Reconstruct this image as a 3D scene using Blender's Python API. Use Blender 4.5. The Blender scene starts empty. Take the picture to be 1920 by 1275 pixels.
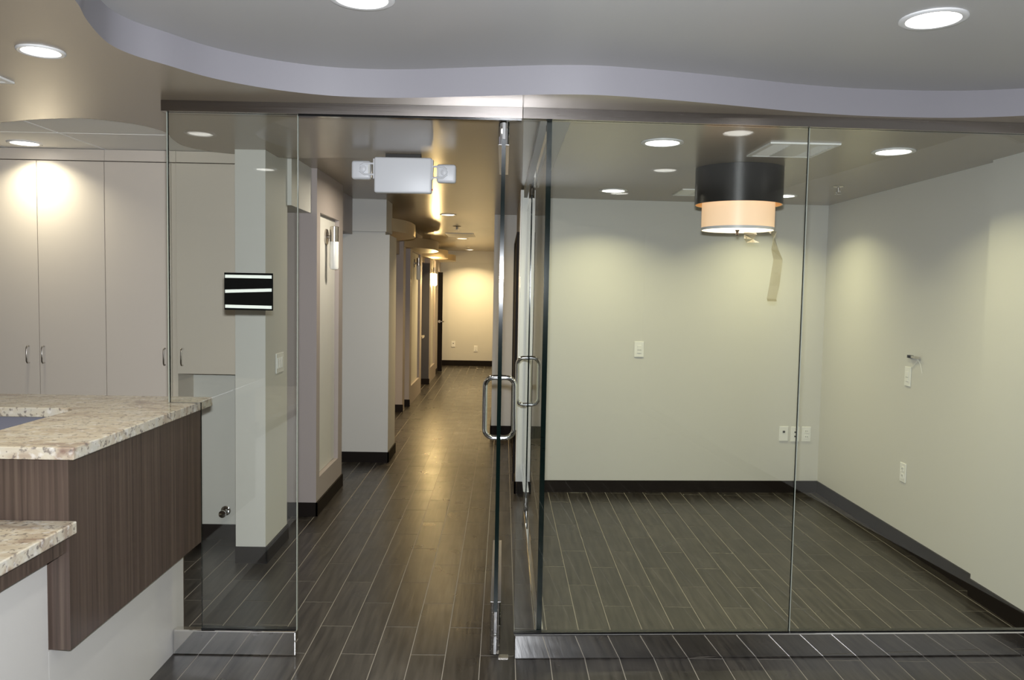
import bpy, bmesh, math, random
from mathutils import Vector, Matrix

random.seed(7)
scene = bpy.context.scene
COL = scene.collection

# ------------------------------------------------------------------ camera
F_PX, CAM_H = 1500.0, 1.68
PITCH, YAW, ROLL = math.atan(92.2 / F_PX), math.atan(17 / F_PX), 0.0185
fw = Vector((math.sin(YAW) * math.cos(PITCH), math.cos(YAW) * math.cos(PITCH), -math.sin(PITCH)))
rt = Vector((math.cos(YAW), -math.sin(YAW), 0.0))
dn = fw.cross(rt)
ix = math.cos(ROLL) * rt - math.sin(ROLL) * dn
iy = math.cos(ROLL) * dn + math.sin(ROLL) * rt
cam_data = bpy.data.cameras.new('camera')
cam_data.sensor_width = 36.0
cam_data.lens = 36.0 * F_PX / 1920.0
cam_data.clip_start = 0.02
cam_data.clip_end = 100
cam = bpy.data.objects.new('camera', cam_data)
COL.objects.link(cam)
cam.matrix_world = Matrix(((ix.x, -iy.x, -fw.x, 0), (ix.y, -iy.y, -fw.y, 0), (ix.z, -iy.z, -fw.z, CAM_H), (0, 0, 0, 1)))
scene.camera = cam

# ------------------------------------------------------------------ world, flash, exposure
world = bpy.data.worlds.new('world')
scene.world = world
world.use_nodes = True
world.node_tree.nodes['Background'].inputs[0].default_value = (0.9, 0.95, 1.0, 1)
world.node_tree.nodes['Background'].inputs[1].default_value = 0.02

FLASH_W = 168.0           # the photographer's on-camera flash
CAN_W = 3.6             # one recessed downlight
fl = bpy.data.lights.new('flash_light', 'AREA')
fl.shape = 'RECTANGLE'; fl.size = 0.06; fl.size_y = 0.035
fl.energy = FLASH_W; fl.color = (0.91, 0.945, 1.0)
flo = bpy.data.objects.new('flash_light', fl)
COL.objects.link(flo)
flo.matrix_world = Matrix.Translation((0.0, 0.03, CAM_H + 0.095)) @ cam.matrix_world.to_3x3().to_4x4()

scene.view_settings.view_transform = 'Standard'
scene.view_settings.look = 'None'
scene.view_settings.exposure = 0.0
scene.view_settings.gamma = 1.0
scene.view_settings.use_curve_mapping = False
cy = scene.cycles
cy.use_denoising = True
cy.max_bounces = 10
cy.diffuse_bounces = 4
cy.glossy_bounces = 5
cy.transparent_max_bounces = 24
cy.caustics_reflective = False
cy.caustics_refractive = False
cy.sample_clamp_indirect = 6.0

# ------------------------------------------------------------------ materials
def new_mat(name):
    m = bpy.data.materials.new(name)
    m.use_nodes = True
    nt = m.node_tree
    return m, nt, nt.nodes['Principled BSDF']

def plain(name, col, rough=0.6, metal=0.0, spec=0.5, bump=0.0, bscale=200.0, var=0.0):
    m, nt, b = new_mat(name)
    b.inputs['Base Color'].default_value = (*col, 1)
    b.inputs['Roughness'].default_value = rough
    b.inputs['Metallic'].default_value = metal
    b.inputs['Specular IOR Level'].default_value = spec
    tc = nt.nodes.new('ShaderNodeTexCoord')
    nz = nt.nodes.new('ShaderNodeTexNoise')
    nz.inputs['Scale'].default_value = bscale
    nz.inputs['Detail'].default_value = 3
    nt.links.new(tc.outputs['Object'], nz.inputs['Vector'])
    if bump > 0:
        bp = nt.nodes.new('ShaderNodeBump')
        bp.inputs['Strength'].default_value = bump
        bp.inputs['Distance'].default_value = 0.002
        nt.links.new(nz.outputs['Fac'], bp.inputs['Height'])
        nt.links.new(bp.outputs['Normal'], b.inputs['Normal'])
    if var > 0:
        n2 = nt.nodes.new('ShaderNodeTexNoise')
        n2.inputs['Scale'].default_value = 1.7
        nt.links.new(tc.outputs['Object'], n2.inputs['Vector'])
        mx = nt.nodes.new('ShaderNodeMix'); mx.data_type = 'RGBA'
        mx.inputs['A'].default_value = (*[c * (1 - var) for c in col], 1)
        mx.inputs['B'].default_value = (*[min(1, c * (1 + var)) for c in col], 1)
        nt.links.new(n2.outputs['Fac'], mx.inputs['Factor'])
        nt.links.new(mx.outputs['Result'], b.inputs['Base Color'])
    return m

def emit(name, col, strength, base=None):
    m, nt, b = new_mat(name)
    b.inputs['Base Color'].default_value = (*(base or col), 1)
    b.inputs['Roughness'].default_value = 0.4
    b.inputs['Emission Color'].default_value = (*col, 1)
    b.inputs['Emission Strength'].default_value = strength
    return m

def glass_mat(name, tint, extra=0.0):
    m = bpy.data.materials.new(name); m.use_nodes = True
    nt = m.node_tree; nt.nodes.clear()
    out = nt.nodes.new('ShaderNodeOutputMaterial')
    tr = nt.nodes.new('ShaderNodeBsdfTransparent'); tr.inputs[0].default_value = (*tint, 1)
    gl = nt.nodes.new('ShaderNodeBsdfGlossy'); gl.inputs['Roughness'].default_value = 0.0
    gl.inputs['Color'].default_value = (1, 1, 1, 1)
    lw = nt.nodes.new('ShaderNodeLayerWeight'); lw.inputs[0].default_value = 0.5
    pw = nt.nodes.new('ShaderNodeMath'); pw.operation = 'POWER'; pw.inputs[1].default_value = 5.0
    ma = nt.nodes.new('ShaderNodeMath'); ma.operation = 'MULTIPLY_ADD'
    ma.inputs[1].default_value = 0.9; ma.inputs[2].default_value = 0.042 + extra
    mx = nt.nodes.new('ShaderNodeMixShader')
    nt.links.new(lw.outputs['Facing'], pw.inputs[0]); nt.links.new(pw.outputs[0], ma.inputs[0])
    nt.links.new(ma.outputs[0], mx.inputs[0]); nt.links.new(tr.outputs[0], mx.inputs[1]); nt.links.new(gl.outputs[0], mx.inputs[2])
    nt.links.new(mx.outputs[0], out.inputs[0])
    return m

def plank_mat():
    m, nt, b = new_mat('wood_look_tile')
    L = nt.links
    tc = nt.nodes.new('ShaderNodeTexCoord'); oi = nt.nodes.new('ShaderNodeObjectInfo')
    sc = nt.nodes.new('ShaderNodeVectorMath'); sc.operation = 'MULTIPLY_ADD'
    sc.inputs[1].default_value = (30, 2.4, 1)
    off = nt.nodes.new('ShaderNodeMath'); off.operation = 'MULTIPLY'; off.inputs[1].default_value = 37.0
    L.new(oi.outputs['Random'], off.inputs[0])
    cmb = nt.nodes.new('ShaderNodeCombineXYZ'); geo = nt.nodes.new('ShaderNodeNewGeometry')
    L.new(off.outputs[0], cmb.inputs['Y'])
    L.new(geo.outputs['Position'], sc.inputs[0]); L.new(cmb.outputs[0], sc.inputs[2])
    n1 = nt.nodes.new('ShaderNodeTexNoise'); n1.inputs['Scale'].default_value = 1.3; n1.inputs['Detail'].default_value = 6
    n1.noise_dimensions = '2D'
    L.new(sc.outputs[0], n1.inputs['Vector'])
    n2 = nt.nodes.new('ShaderNodeTexNoise'); n2.inputs['Scale'].default_value = 5.0
    L.new(geo.outputs['Position'], n2.inputs['Vector'])
    r = nt.nodes.new('ShaderNodeValToRGB')
    r.color_ramp.elements[0].position = 0.3; r.color_ramp.elements[0].color = (0.013, 0.011, 0.0095, 1)
    r.color_ramp.elements[1].position = 0.75; r.color_ramp.elements[1].color = (0.045, 0.039, 0.033, 1)
    L.new(n1.outputs['Fac'], r.inputs[0])
    hv = nt.nodes.new('ShaderNodeHueSaturation')
    mr = nt.nodes.new('ShaderNodeMapRange'); mr.inputs[3].default_value = 0.82; mr.inputs[4].default_value = 1.2
    L.new(oi.outputs['Random'], mr.inputs[0]); L.new(mr.outputs[0], hv.inputs['Value'])
    L.new(r.outputs[0], hv.inputs['Color']); L.new(hv.outputs[0], b.inputs['Base Color'])
    rr = nt.nodes.new('ShaderNodeMapRange'); rr.inputs[3].default_value = 0.22; rr.inputs[4].default_value = 0.38
    L.new(n2.outputs['Fac'], rr.inputs[0]); L.new(rr.outputs[0], b.inputs['Roughness'])
    b.inputs['Specular IOR Level'].default_value = 0.5
    bp = nt.nodes.new('ShaderNodeBump'); bp.inputs['Strength'].default_value = 0.45; bp.inputs['Distance'].default_value = 0.0014
    L.new(n1.outputs['Fac'], bp.inputs['Height']); L.new(bp.outputs[0], b.inputs['Normal'])
    return m

def granite_mat():
    m, nt, b = new_mat('polished_granite')
    L = nt.links
    tc = nt.nodes.new('ShaderNodeTexCoord')
    mp = nt.nodes.new('ShaderNodeMapping'); mp.inputs['Scale'].default_value = (0.55, 1, 1)
    mp.inputs['Rotation'].default_value = (0, 0, 0.25)
    L.new(tc.outputs['Object'], mp.inputs[0])
    n1 = nt.nodes.new('ShaderNodeTexNoise'); n1.inputs['Scale'].default_value = 13; n1.inputs['Detail'].default_value = 7; n1.inputs['Distortion'].default_value = 0.8
    L.new(mp.outputs[0], n1.inputs['Vector'])
    r1 = nt.nodes.new('ShaderNodeValToRGB')
    e = r1.color_ramp.elements
    e[0].position = 0.26; e[0].color = (0.21, 0.14, 0.11, 1)
    e[1].position = 0.74; e[1].color = (0.47, 0.455, 0.41, 1)
    x = e.new(0.40); x.color = (0.38, 0.32, 0.245, 1)
    x = e.new(0.52); x.color = (0.49, 0.445, 0.355, 1)
    L.new(n1.outputs['Fac'], r1.inputs[0])
    n2 = nt.nodes.new('ShaderNodeTexNoise'); n2.inputs['Scale'].default_value = 60; n2.inputs['Detail'].default_value = 3
    L.new(tc.outputs['Object'], n2.inputs['Vector'])
    r2 = nt.nodes.new('ShaderNodeValToRGB')
    r2.color_ramp.elements[0].position = 0.36; r2.color_ramp.elements[0].color = (1, 1, 1, 1)
    r2.color_ramp.elements[1].position = 0.43; r2.color_ramp.elements[1].color = (0, 0, 0, 1)
    L.new(n2.outputs['Fac'], r2.inputs[0])
    mx = nt.nodes.new('ShaderNodeMix'); mx.data_type = 'RGBA'
    mx.inputs['B'].default_value = (0.13, 0.11, 0.105, 1)
    sc = nt.nodes.new('ShaderNodeMath'); sc.operation = 'MULTIPLY'; sc.inputs[1].default_value = 0.75
    L.new(r2.outputs[0], sc.inputs[0]); L.new(sc.outputs[0], mx.inputs['Factor']); L.new(r1.outputs[0], mx.inputs['A'])
    n3 = nt.nodes.new('ShaderNodeTexNoise'); n3.inputs['Scale'].default_value = 34; n3.inputs['Detail'].default_value = 4
    L.new(tc.outputs['Object'], n3.inputs['Vector'])
    r3 = nt.nodes.new('ShaderNodeValToRGB')
    r3.color_ramp.elements[0].position = 0.55; r3.color_ramp.elements[0].color = (0, 0, 0, 1)
    r3.color_ramp.elements[1].position = 0.68; r3.color_ramp.elements[1].color = (0.7, 0.7, 0.7, 1)
    L.new(n3.outputs['Fac'], r3.inputs[0])
    m2 = nt.nodes.new('ShaderNodeMix'); m2.data_type = 'RGBA'; m2.inputs['B'].default_value = (0.62, 0.60, 0.56, 1)
    L.new(r3.outputs[0], m2.inputs['Factor']); L.new(mx.outputs['Result'], m2.inputs['A'])
    L.new(m2.outputs['Result'], b.inputs['Base Color'])
    b.inputs['Roughness'].default_value = 0.12
    return m

def wood_mat():
    m, nt, b = new_mat('dark_wood_laminate')
    L = nt.links
    tc = nt.nodes.new('ShaderNodeTexCoord')
    mp = nt.nodes.new('ShaderNodeMapping'); mp.inputs['Scale'].default_value = (70, 70, 0.8)
    L.new(tc.outputs['Object'], mp.inputs[0])
    n1 = nt.nodes.new('ShaderNodeTexNoise'); n1.inputs['Scale'].default_value = 1.0; n1.inputs['Detail'].default_value = 6; n1.inputs['Roughness'].default_value = 0.62
    L.new(mp.outputs[0], n1.inputs['Vector'])
    r = nt.nodes.new('ShaderNodeValToRGB')
    e = r.color_ramp.elements
    e[0].position = 0.3; e[0].color = (0.040, 0.029, 0.022, 1)
    e[1].position = 0.72; e[1].color = (0.112, 0.083, 0.062, 1)
    x = e.new(0.5); x.color = (0.070, 0.048, 0.038, 1)
    L.new(n1.outputs['Fac'], r.inputs[0]); L.new(r.outputs[0], b.inputs['Base Color'])
    b.inputs['Roughness'].default_value = 0.42
    return m

def brushed(name, col, rough, axis_scale):
    m, nt, b = new_mat(name)
    b.inputs['Base Color'].default_value = (*col, 1); b.inputs['Metallic'].default_value = 1.0
    tc = nt.nodes.new('ShaderNodeTexCoord'); mp = nt.nodes.new('ShaderNodeMapping'); mp.inputs['Scale'].default_value = axis_scale
    nz = nt.nodes.new('ShaderNodeTexNoise'); nz.inputs['Scale'].default_value = 1.0
    nt.links.new(tc.outputs['Object'], mp.inputs[0]); nt.links.new(mp.outputs[0], nz.inputs['Vector'])
    mr = nt.nodes.new('ShaderNodeMapRange'); mr.inputs[3].default_value = rough * 0.8; mr.inputs[4].default_value = rough * 1.25
    nt.links.new(nz.outputs['Fac'], mr.inputs[0]); nt.links.new(mr.outputs[0], b.inputs['Roughness'])
    return m

M = {}
M['wall'] = plain('cream_wall_paint', (0.60, 0.59, 0.55), 0.55, bump=0.12, bscale=350)
M['pier'] = plain('mauve_grey_wall_paint', (0.36, 0.315, 0.295), 0.5, bump=0.12, bscale=350)
M['white'] = plain('white_trim_paint', (0.80, 0.80, 0.78), 0.4)
M['fascia'] = plain('pale_lilac_grey_paint', (0.235, 0.226, 0.244), 0.5, bump=0.1, bscale=300)
M['tray'] = plain('grey_ceiling_paint', (0.40, 0.395, 0.39), 0.38, bump=0.08, bscale=300)
M['taupe'] = plain('taupe_satin_ceiling_paint', (0.31, 0.26, 0.195), 0.24, bump=0.10, bscale=90)
M['tile'] = plain('white_ceiling_tile', (0.84, 0.83, 0.80), 0.8, bump=0.3, bscale=400)
M['base'] = plain('black_brown_rubber_base', (0.010, 0.007, 0.0055), 0.6, spec=0.12)
M['grout'] = plain('pale_grout', (0.27, 0.245, 0.21), 0.8, bump=0.2)
M['plank'] = plank_mat()
M['granite'] = granite_mat()
M['wood'] = wood_mat()
M['lam'] = plain('beige_laminate', (0.61, 0.55, 0.475), 0.38)
M['gap'] = plain('dark_gap', (0.03, 0.028, 0.025), 0.7)
M['panelw'] = plain('white_base_panel', (0.50, 0.485, 0.46), 0.5, bump=0.08)
M['work'] = plain('lavender_grey_worktop', (0.19, 0.19, 0.225), 0.35)
M['chrome'] = plain('polished_chrome', (0.86, 0.87, 0.88), 0.05, 1.0)
M['mirror'] = plain('mirror_polished_steel', (0.78, 0.77, 0.76), 0.035, 1.0)
M['steel'] = brushed('brushed_steel', (0.34, 0.31, 0.29), 0.24, (3, 400, 400))
M['nickel'] = brushed('brushed_nickel', (0.50, 0.47, 0.43), 0.28, (300, 300, 4))
M['glass'] = glass_mat('clear_glass', (0.980, 0.989, 0.974))
M['edge'] = plain('dark_green_glass_edge', (0.002, 0.006, 0.005), 0.12, spec=0.22)
M['seal'] = plain('pale_silicone', (0.30, 0.32, 0.275), 0.2)
M['plate'] = plain('white_plastic', (0.78, 0.78, 0.75), 0.35)
M['platehole'] = plain('dark_socket', (0.05, 0.05, 0.05), 0.6)
M['emer'] = plain('white_emergency_housing', (0.72, 0.73, 0.75), 0.4)
M['clearp'] = plain('frosted_plastic_lens', (0.70, 0.70, 0.66), 0.2)
M['red'] = plain('red_button', (0.5, 0.02, 0.02), 0.4)
M['black'] = plain('black_acrylic', (0.006, 0.006, 0.006), 0.12)
M['tape'] = plain('white_foam_tape', (0.74, 0.78, 0.76), 0.6)
M['blue'] = plain('blue_masking_tape', (0.02, 0.22, 0.62), 0.7)
M['darkdoor'] = plain('espresso_door', (0.010, 0.007, 0.006), 0.6, spec=0.15)
M['canopy'] = plain('tan_canopy_paint', (0.46, 0.36, 0.215), 0.4)
M['slate'] = plain('slate_grey_panel', (0.055, 0.053, 0.06), 0.6)
M['can'] = plain('white_trim_ring', (0.66, 0.66, 0.66), 0.35)
M['lens_c'] = emit('cool_lamp_lens', (1.0, 0.98, 0.92), 6)
M['lens_w'] = emit('warm_lamp_lens', (1.0, 0.88, 0.66), 7)
M['drum'] = brushed('dark_charcoal_veneer', (0.030, 0.028, 0.027), 0.3, (6, 6, 160))
M['drum'].node_tree.nodes['Principled BSDF'].inputs['Metallic'].default_value = 0.2
M['gold'] = plain('gold_drum_lining', (0.75, 0.52, 0.26), 0.4, 0.3)
M['shade'] = emit('linen_shade_lit', (1.0, 0.62, 0.33), 0.62, (0.75, 0.62, 0.48))
M['diff'] = emit('lamp_diffuser', (1.0, 0.86, 0.66), 3.2)
M['opal'] = plain('opal_glass', (0.78, 0.79, 0.77), 0.25)
M['opal_lit'] = emit('opal_glass_lit', (1.0, 0.70, 0.30), 220)
M['bronze'] = plain('dark_bronze', (0.05, 0.035, 0.025), 0.35, 0.6)
M['film'] = glass_mat('plastic_film', (0.93, 0.90, 0.82), 0.10)
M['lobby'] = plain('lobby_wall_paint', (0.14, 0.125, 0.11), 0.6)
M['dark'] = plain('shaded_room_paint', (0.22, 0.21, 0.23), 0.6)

# ------------------------------------------------------------------ mesh builder
class MB:
    def __init__(s):
        s.v, s.f, s.m = [], [], []
    def add(s, vs, fs, mi=0):
        o = len(s.v)
        s.v += [tuple(p) for p in vs]
        s.f += [tuple(i + o for i in f) for f in fs]
        s.m += [mi] * len(fs) if isinstance(mi, int) else list(mi)
        return s
    def box(s, x0, x1, y0, y1, z0, z1, mi=0):
        vs = [(x0, y0, z0), (x1, y0, z0), (x1, y1, z0), (x0, y1, z0), (x0, y0, z1), (x1, y0, z1), (x1, y1, z1), (x0, y1, z1)]
        return s.add(vs, [(0, 3, 2, 1), (4, 5, 6, 7), (0, 1, 5, 4), (1, 2, 6, 5), (2, 3, 7, 6), (3, 0, 4, 7)], mi)
    def prism(s, poly, z0, z1, mi=0, mside=None, mtop=None):
        a = sum(poly[i][0] * poly[(i + 1) % len(poly)][1] - poly[(i + 1) % len(poly)][0] * poly[i][1] for i in range(len(poly)))
        if a < 0: poly = poly[::-1]
        n = len(poly)
        vs = [(x, y, z0) for x, y in poly] + [(x, y, z1) for x, y in poly]
        fs = [tuple(range(n - 1, -1, -1)), tuple(range(n, 2 * n))] + [(i, (i + 1) % n, n + (i + 1) % n, n + i) for i in range(n)]
        ms = [mi, mi if mtop is None else mtop] + [mi if mside is None else mside] * n
        return s.add(vs, fs, ms)
    def wallprism(s, pts, y0, y1, mi=0, mside=None):      # polygon in XZ extruded along Y
        a = sum(pts[i][0] * pts[(i + 1) % len(pts)][1] - pts[(i + 1) % len(pts)][0] * pts[i][1] for i in range(len(pts)))
        if a < 0: pts = pts[::-1]
        n = len(pts)
        vs = [(x, y0, z) for x, z in pts] + [(x, y1, z) for x, z in pts]
        fs = [tuple(range(n)), tuple(range(2 * n - 1, n - 1, -1))] + [((i + 1) % n, i, n + i, n + (i + 1) % n) for i in range(n)]
        return s.add(vs, fs, [mi, mi] + [mi if mside is None else mside] * n)
    def strip(s, p0, p1, t, z0, z1, mi=0, mends=None):   # wall strip from p0 to p1 in plan, thickness t to the left of travel
        d = Vector((p1[0] - p0[0], p1[1] - p0[1])).normalized(); n = Vector((-d.y, d.x)) * t
        poly = [p0, p1, (p1[0] + n.x, p1[1] + n.y), (p0[0] + n.x, p0[1] + n.y)]
        a = sum(poly[i][0] * poly[(i + 1) % 4][1] - poly[(i + 1) % 4][0] * poly[i][1] for i in range(4))
        if mends is None: return s.prism(poly, z0, z1, mi)
        s.prism(poly, z0, z1, mends)
        for k, f in enumerate(s.f[-4:]):
            i, j = f[0], f[1]
            L = (Vector(s.v[i]) - Vector(s.v[j])).length
            if L > abs(t) * 1.5: s.m[len(s.m) - 4 + k] = mi
        return s
    def ring(s, c, axis, prof, n=24, mi=0, caps=True):    # lathe: prof = [(r, h), ...] along axis through c
        ax = Vector(axis).normalized()
        u = ax.orthogonal().normalized(); w = ax.cross(u)
        c = Vector(c); o = len(s.v)
        for r, h in prof:
            for k in range(n):
                a = 2 * math.pi * k / n
                s.v.append(tuple(c + ax * h + (u * math.cos(a) + w * math.sin(a)) * r))
        for i in range(len(prof) - 1):
            for k in range(n):
                k2 = (k + 1) % n
                s.f.append((o + i * n + k, o + i * n + k2, o + (i + 1) * n + k2, o + (i + 1) * n + k)); s.m.append(mi)
        if caps:
            s.f.append(tuple(o + k for k in range(n - 1, -1, -1))); s.m.append(mi)
            q = o + (len(prof) - 1) * n
            s.f.append(tuple(q + k for k in range(n))); s.m.append(mi)
        return s
    def cyl(s, c, axis, r, h, n=24, mi=0):
        return s.ring(c, axis, [(r, 0), (r, h)], n, mi)
    def tube(s, pts, r, n=10, closed=False, mi=0):
        P = [Vector(p) for p in pts]; N = len(P); o = len(s.v)
        up = None
        for i in range(N):
            a = P[(i - 1) % N] if (closed or i > 0) else P[i]
            b = P[(i + 1) % N] if (closed or i < N - 1) else P[i]
            t = (b - a).normalized()
            u = t.orthogonal().normalized() if up is None else (up - t * up.dot(t)).normalized()
            up = u; w = t.cross(u)
            for k in range(n):
                g = 2 * math.pi * k / n
                s.v.append(tuple(P[i] + (u * math.cos(g) + w * math.sin(g)) * r))
        for i in range(N if closed else N - 1):
            for k in range(n):
                k2 = (k + 1) % n; j = (i + 1) % N
                s.f.append((o + i * n + k, o + i * n + k2, o + j * n + k2, o + j * n + k)); s.m.append(mi)
        if not closed:
            s.f.append(tuple(o + k for k in range(n - 1, -1, -1))); s.m.append(mi)
            s.f.append(tuple(o + (N - 1) * n + k for k in range(n))); s.m.append(mi)
        return s
    def build(s, name, mats, parent=None, origin=(0, 0, 0), smooth=False, bevel=0.0, seg=2):
        me = bpy.data.meshes.new(name)
        o = Vector(origin)
        me.from_pydata([tuple(Vector(p) - o) for p in s.v], [], s.f)
        if not isinstance(mats, (list, tuple)): mats = [mats]
        for m in mats: me.materials.append(m)
        for p, mi in zip(me.polygons, s.m): p.material_index = mi
        bm = bmesh.new(); bm.from_mesh(me)
        bmesh.ops.recalc_face_normals(bm, faces=bm.faces)
        if bevel > 0:
            bmesh.ops.bevel(bm, geom=[e for e in bm.edges if e.calc_face_angle(0) > 0.5], offset=bevel, segments=seg, affect='EDGES', profile=0.5)
        bm.to_mesh(me); bm.free()
        if smooth:
            for p in me.polygons: p.use_smooth = True
            try: me.set_sharp_from_angle(angle=0.7)
            except Exception: pass
        ob = bpy.data.objects.new(name, me)
        COL.objects.link(ob)
        if parent is not None: ob.parent = parent
        else: ob.location = o
        return ob

class Thing:                                              # an Empty at the thing's base that parents its parts
    def __init__(s, name, label, cat, loc, group=None, kind=None):
        s.o = bpy.data.objects.new(name, None); COL.objects.link(s.o)
        s.o.empty_display_size = 0.05
        s.o.location = loc; s.loc = loc
        s.o['label'] = label; s.o['category'] = cat
        if group: s.o['group'] = group
        if kind: s.o['kind'] = kind
    def part(s, name, mb, mats, parent=None, label=None, **k):
        ob = mb.build(name, mats, parent or s.o, s.loc, **k)
        if label: ob['label'] = label
        return ob

def tag(o, label, cat, group=None, kind=None):
    o['label'] = label; o['category'] = cat
    if group: o['group'] = group
    if kind: o['kind'] = kind
    return o

def struct(name, mb, mats, label, cat, **k):
    return tag(mb.build(name, mats, None, (0, 0, 0), **k), label, cat, kind='structure')

def copy_thing(src, loc, label, group=None):
    r = src.copy(); COL.objects.link(r); r.location = loc; r['label'] = label
    if group: r['group'] = group
    for ch in list(src.children):
        c = ch.copy(); COL.objects.link(c); c.parent = r
        for g in ch.children:
            d = g.copy(); COL.objects.link(d); d.parent = c
    return r

SOF, TRAY, ROOMC, CORC, OFFC = 2.482, 2.60, 2.445, 2.53, 2.495
XL, XR, YB = -4.2, 2.68, -4.0
GY = 3.581                                                # plane of the left glass

def gline(x, off=0.0):                                    # the angled right partition line
    return 3.572 + (x - 0.07) * 0.045 + off

# ------------------------------------------------------------------ floor
floor = struct('floor', MB().box(XL - 0.2, 2.95, YB - 0.2, 18.0, -0.08, -0.001), M['grout'],
               'dark wood-look plank tile floor with pale grout lines', 'floor')
PW, PL, JX, JY = 0.1603, 0.604, -0.079, 3.592
GR = 0.0036
pm = MB()
def plank_mesh(hx, hy):
    b = MB()
    c = 0.0007
    vs = [(-hx, -hy, -0.006), (hx, -hy, -0.006), (hx, hy, -0.006), (-hx, hy, -0.006),
          (-hx, -hy, -c), (hx, -hy, -c), (hx, hy, -c), (-hx, hy, -c),
          (-hx + c, -hy + c, 0), (hx - c, -hy + c, 0), (hx - c, hy - c, 0), (-hx + c, hy - c, 0)]
    fs = [(0, 1, 5, 4), (1, 2, 6, 5), (2, 3, 7, 6), (3, 0, 4, 7), (4, 5, 9, 8), (5, 6, 10, 9), (6, 7, 11, 10), (7, 4, 8, 11), (8, 9, 10, 11)]
    return vs, fs
pvs, pfs = plank_mesh((PW - GR) / 2, (PL - GR) / 2)
pme = bpy.data.meshes.new('plank'); pme.from_pydata(pvs, [], pfs); pme.materials.append(M['plank'])

def seen_plank(x, y):
    if y < 3.05 or y > 12.3: return False
    if y < 3.62: return -1.55 < x < 2.7
    if y < 5.35 and -2.1 < x < -1.35: return True
    if -1.62 < x < 0.24 and (y < 7.7 or -1.5 < x < 0.2): return True
    if x >= 0.1 and y < 7.1: return x < 2.75
    return False
rest = MB()
for n in range(-27, 19):
    cx = JX + (n + 0.5) * PW
    if cx < XL or cx > 2.86: continue
    ph = JY if n % 2 == 0 else JY + PL / 2
    for k in range(-14, 25):
        cyy = ph + (k + 0.5) * PL
        if cyy < YB or cyy > 17.9: continue
        if seen_plank(cx, cyy):
            ob = bpy.data.objects.new('plank', pme); COL.objects.link(ob)
            ob.parent = floor; ob.location = (cx, cyy, 0)
        elif cyy < 3.7 or (-2.1 < cx < 0.3):
            rest.add([(cx + a, cyy + b_, c) for a, b_, c in pvs], pfs)
fr = rest.build('plank_field', M['plank'], floor)
fr['kind'] = 'stuff'; fr['label'] = 'further floor planks too far off or out of view'

# ------------------------------------------------------------------ ceilings
tray_curve = [(-1.10, YB), (-1.02, -1.5), (-1.02, 0.6), (-1.10, 1.6), (-1.18, 2.05), (-1.234, 2.342), (-1.285, 2.50), (-1.325, 2.66), (-1.338, 2.78),
              (-1.312, 2.89), (-1.252, 2.995), (-1.146, 3.170), (-0.978, 3.315), (-0.783, 3.405), (-0.608, 3.432), (-0.429, 3.427),
              (-0.202, 3.386), (0.063, 3.334), (0.215, 3.312), (0.366, 3.309), (0.545, 3.337), (0.778, 3.39), (1.021, 3.457),
              (1.278, 3.53), (1.53, 3.575), (1.777, 3.59), (2.009, 3.578), (2.251, 3.514), (2.48, 3.40), (XR, 3.25)]
far_edge = [(0.20, 6.52), (0.104, 5.924), (0.02, 5.60), (-0.077, 5.355), (-0.16, 5.19), (-0.264, 5.075), (-0.34, 5.02), (-0.432, 4.985), (-0.60, 4.99),
            (-0.822, 5.015), (-1.021, 5.03), (-1.317, 5.075), (-1.50, 5.03), (-1.632, 4.981), (-1.766, 4.895), (-1.84, 4.79), (-1.868, 4.68), (-1.852, 4.54),
            (-1.823, 4.408), (-1.80, 4.30), (-1.82, 4.19), (-1.87, 4.10), (-1.933, 4.045), (-2.02, 4.0), (-2.113, 3.99), (-2.32, 4.035), (-2.566, 4.138), (-3.0, 4.33), (XL, 4.6)]
def smooth_curve(P, n=4):
    out = []
    for i in range(len(P) - 1):
        p0, p1, p2, p3 = P[max(i - 1, 0)], P[i], P[i + 1], P[min(i + 2, len(P) - 1)]
        for k in range(n):
            t = k / n
            out.append(tuple(0.5 * (2 * p1[c] + (p2[c] - p0[c]) * t + (2 * p0[c] - 5 * p1[c] + 4 * p2[c] - p3[c]) * t * t + (3 * p1[c] - p0[c] - 3 * p2[c] + p3[c]) * t ** 3) for c in (0, 1)))
    return out + [P[-1]]
tray_curve = smooth_curve(tray_curve, 5)
far_edge = smooth_curve(far_edge, 4)
sof = [(XL, YB)] + tray_curve + [(XR, gline(XR, 0.03)), (0.16, gline(0.16, 0.03)), (0.16, 6.52)] + far_edge
struct('ceiling', MB().prism(sof, SOF, TRAY + 0.03, 0, 1, 1), [M['taupe'], M['fascia']],
       'glossy taupe lower ceiling with a wavy pale grey edge', 'ceiling', smooth=True)
struct('ceiling_tray', MB().box(XL, XR + 0.1, YB, 3.75, TRAY, TRAY + 0.06), M['tray'],
       'raised grey ceiling inside the wavy cut-out above the lobby', 'ceiling')
struct('ceiling_room', MB().prism([(0.285, gline(0.285, 0.03)), (2.9, gline(2.9, 0.03)), (2.9, 6.95), (0.285, 6.80)], ROOMC, 2.66), M['taupe'],
       'taupe ceiling of the glass-fronted room', 'ceiling')
cor = [p for p in far_edge if p[0] > -1.45][::-1] + [(0.30, 6.5), (0.30, 18.0), (-2.1, 18.0), (-2.1, 5.45), (-1.45, 5.45)]
struct('ceiling_corridor', MB().prism(cor, CORC, 2.66), M['taupe'], 'taupe satin ceiling running down the corridor', 'ceiling')
off = [p for p in far_edge if p[0] < -1.44] + [(XL, 5.30), (-1.44, 5.30)]
oc = struct('ceiling_office', MB().prism(off, OFFC + 0.012, 2.62), M['white'], 'white grid ceiling over the tall cabinets', 'ceiling')
gx = [-3.67, -3.06, -2.455, -1.62]; gyv = [3.86, 4.47, 5.24]
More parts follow.
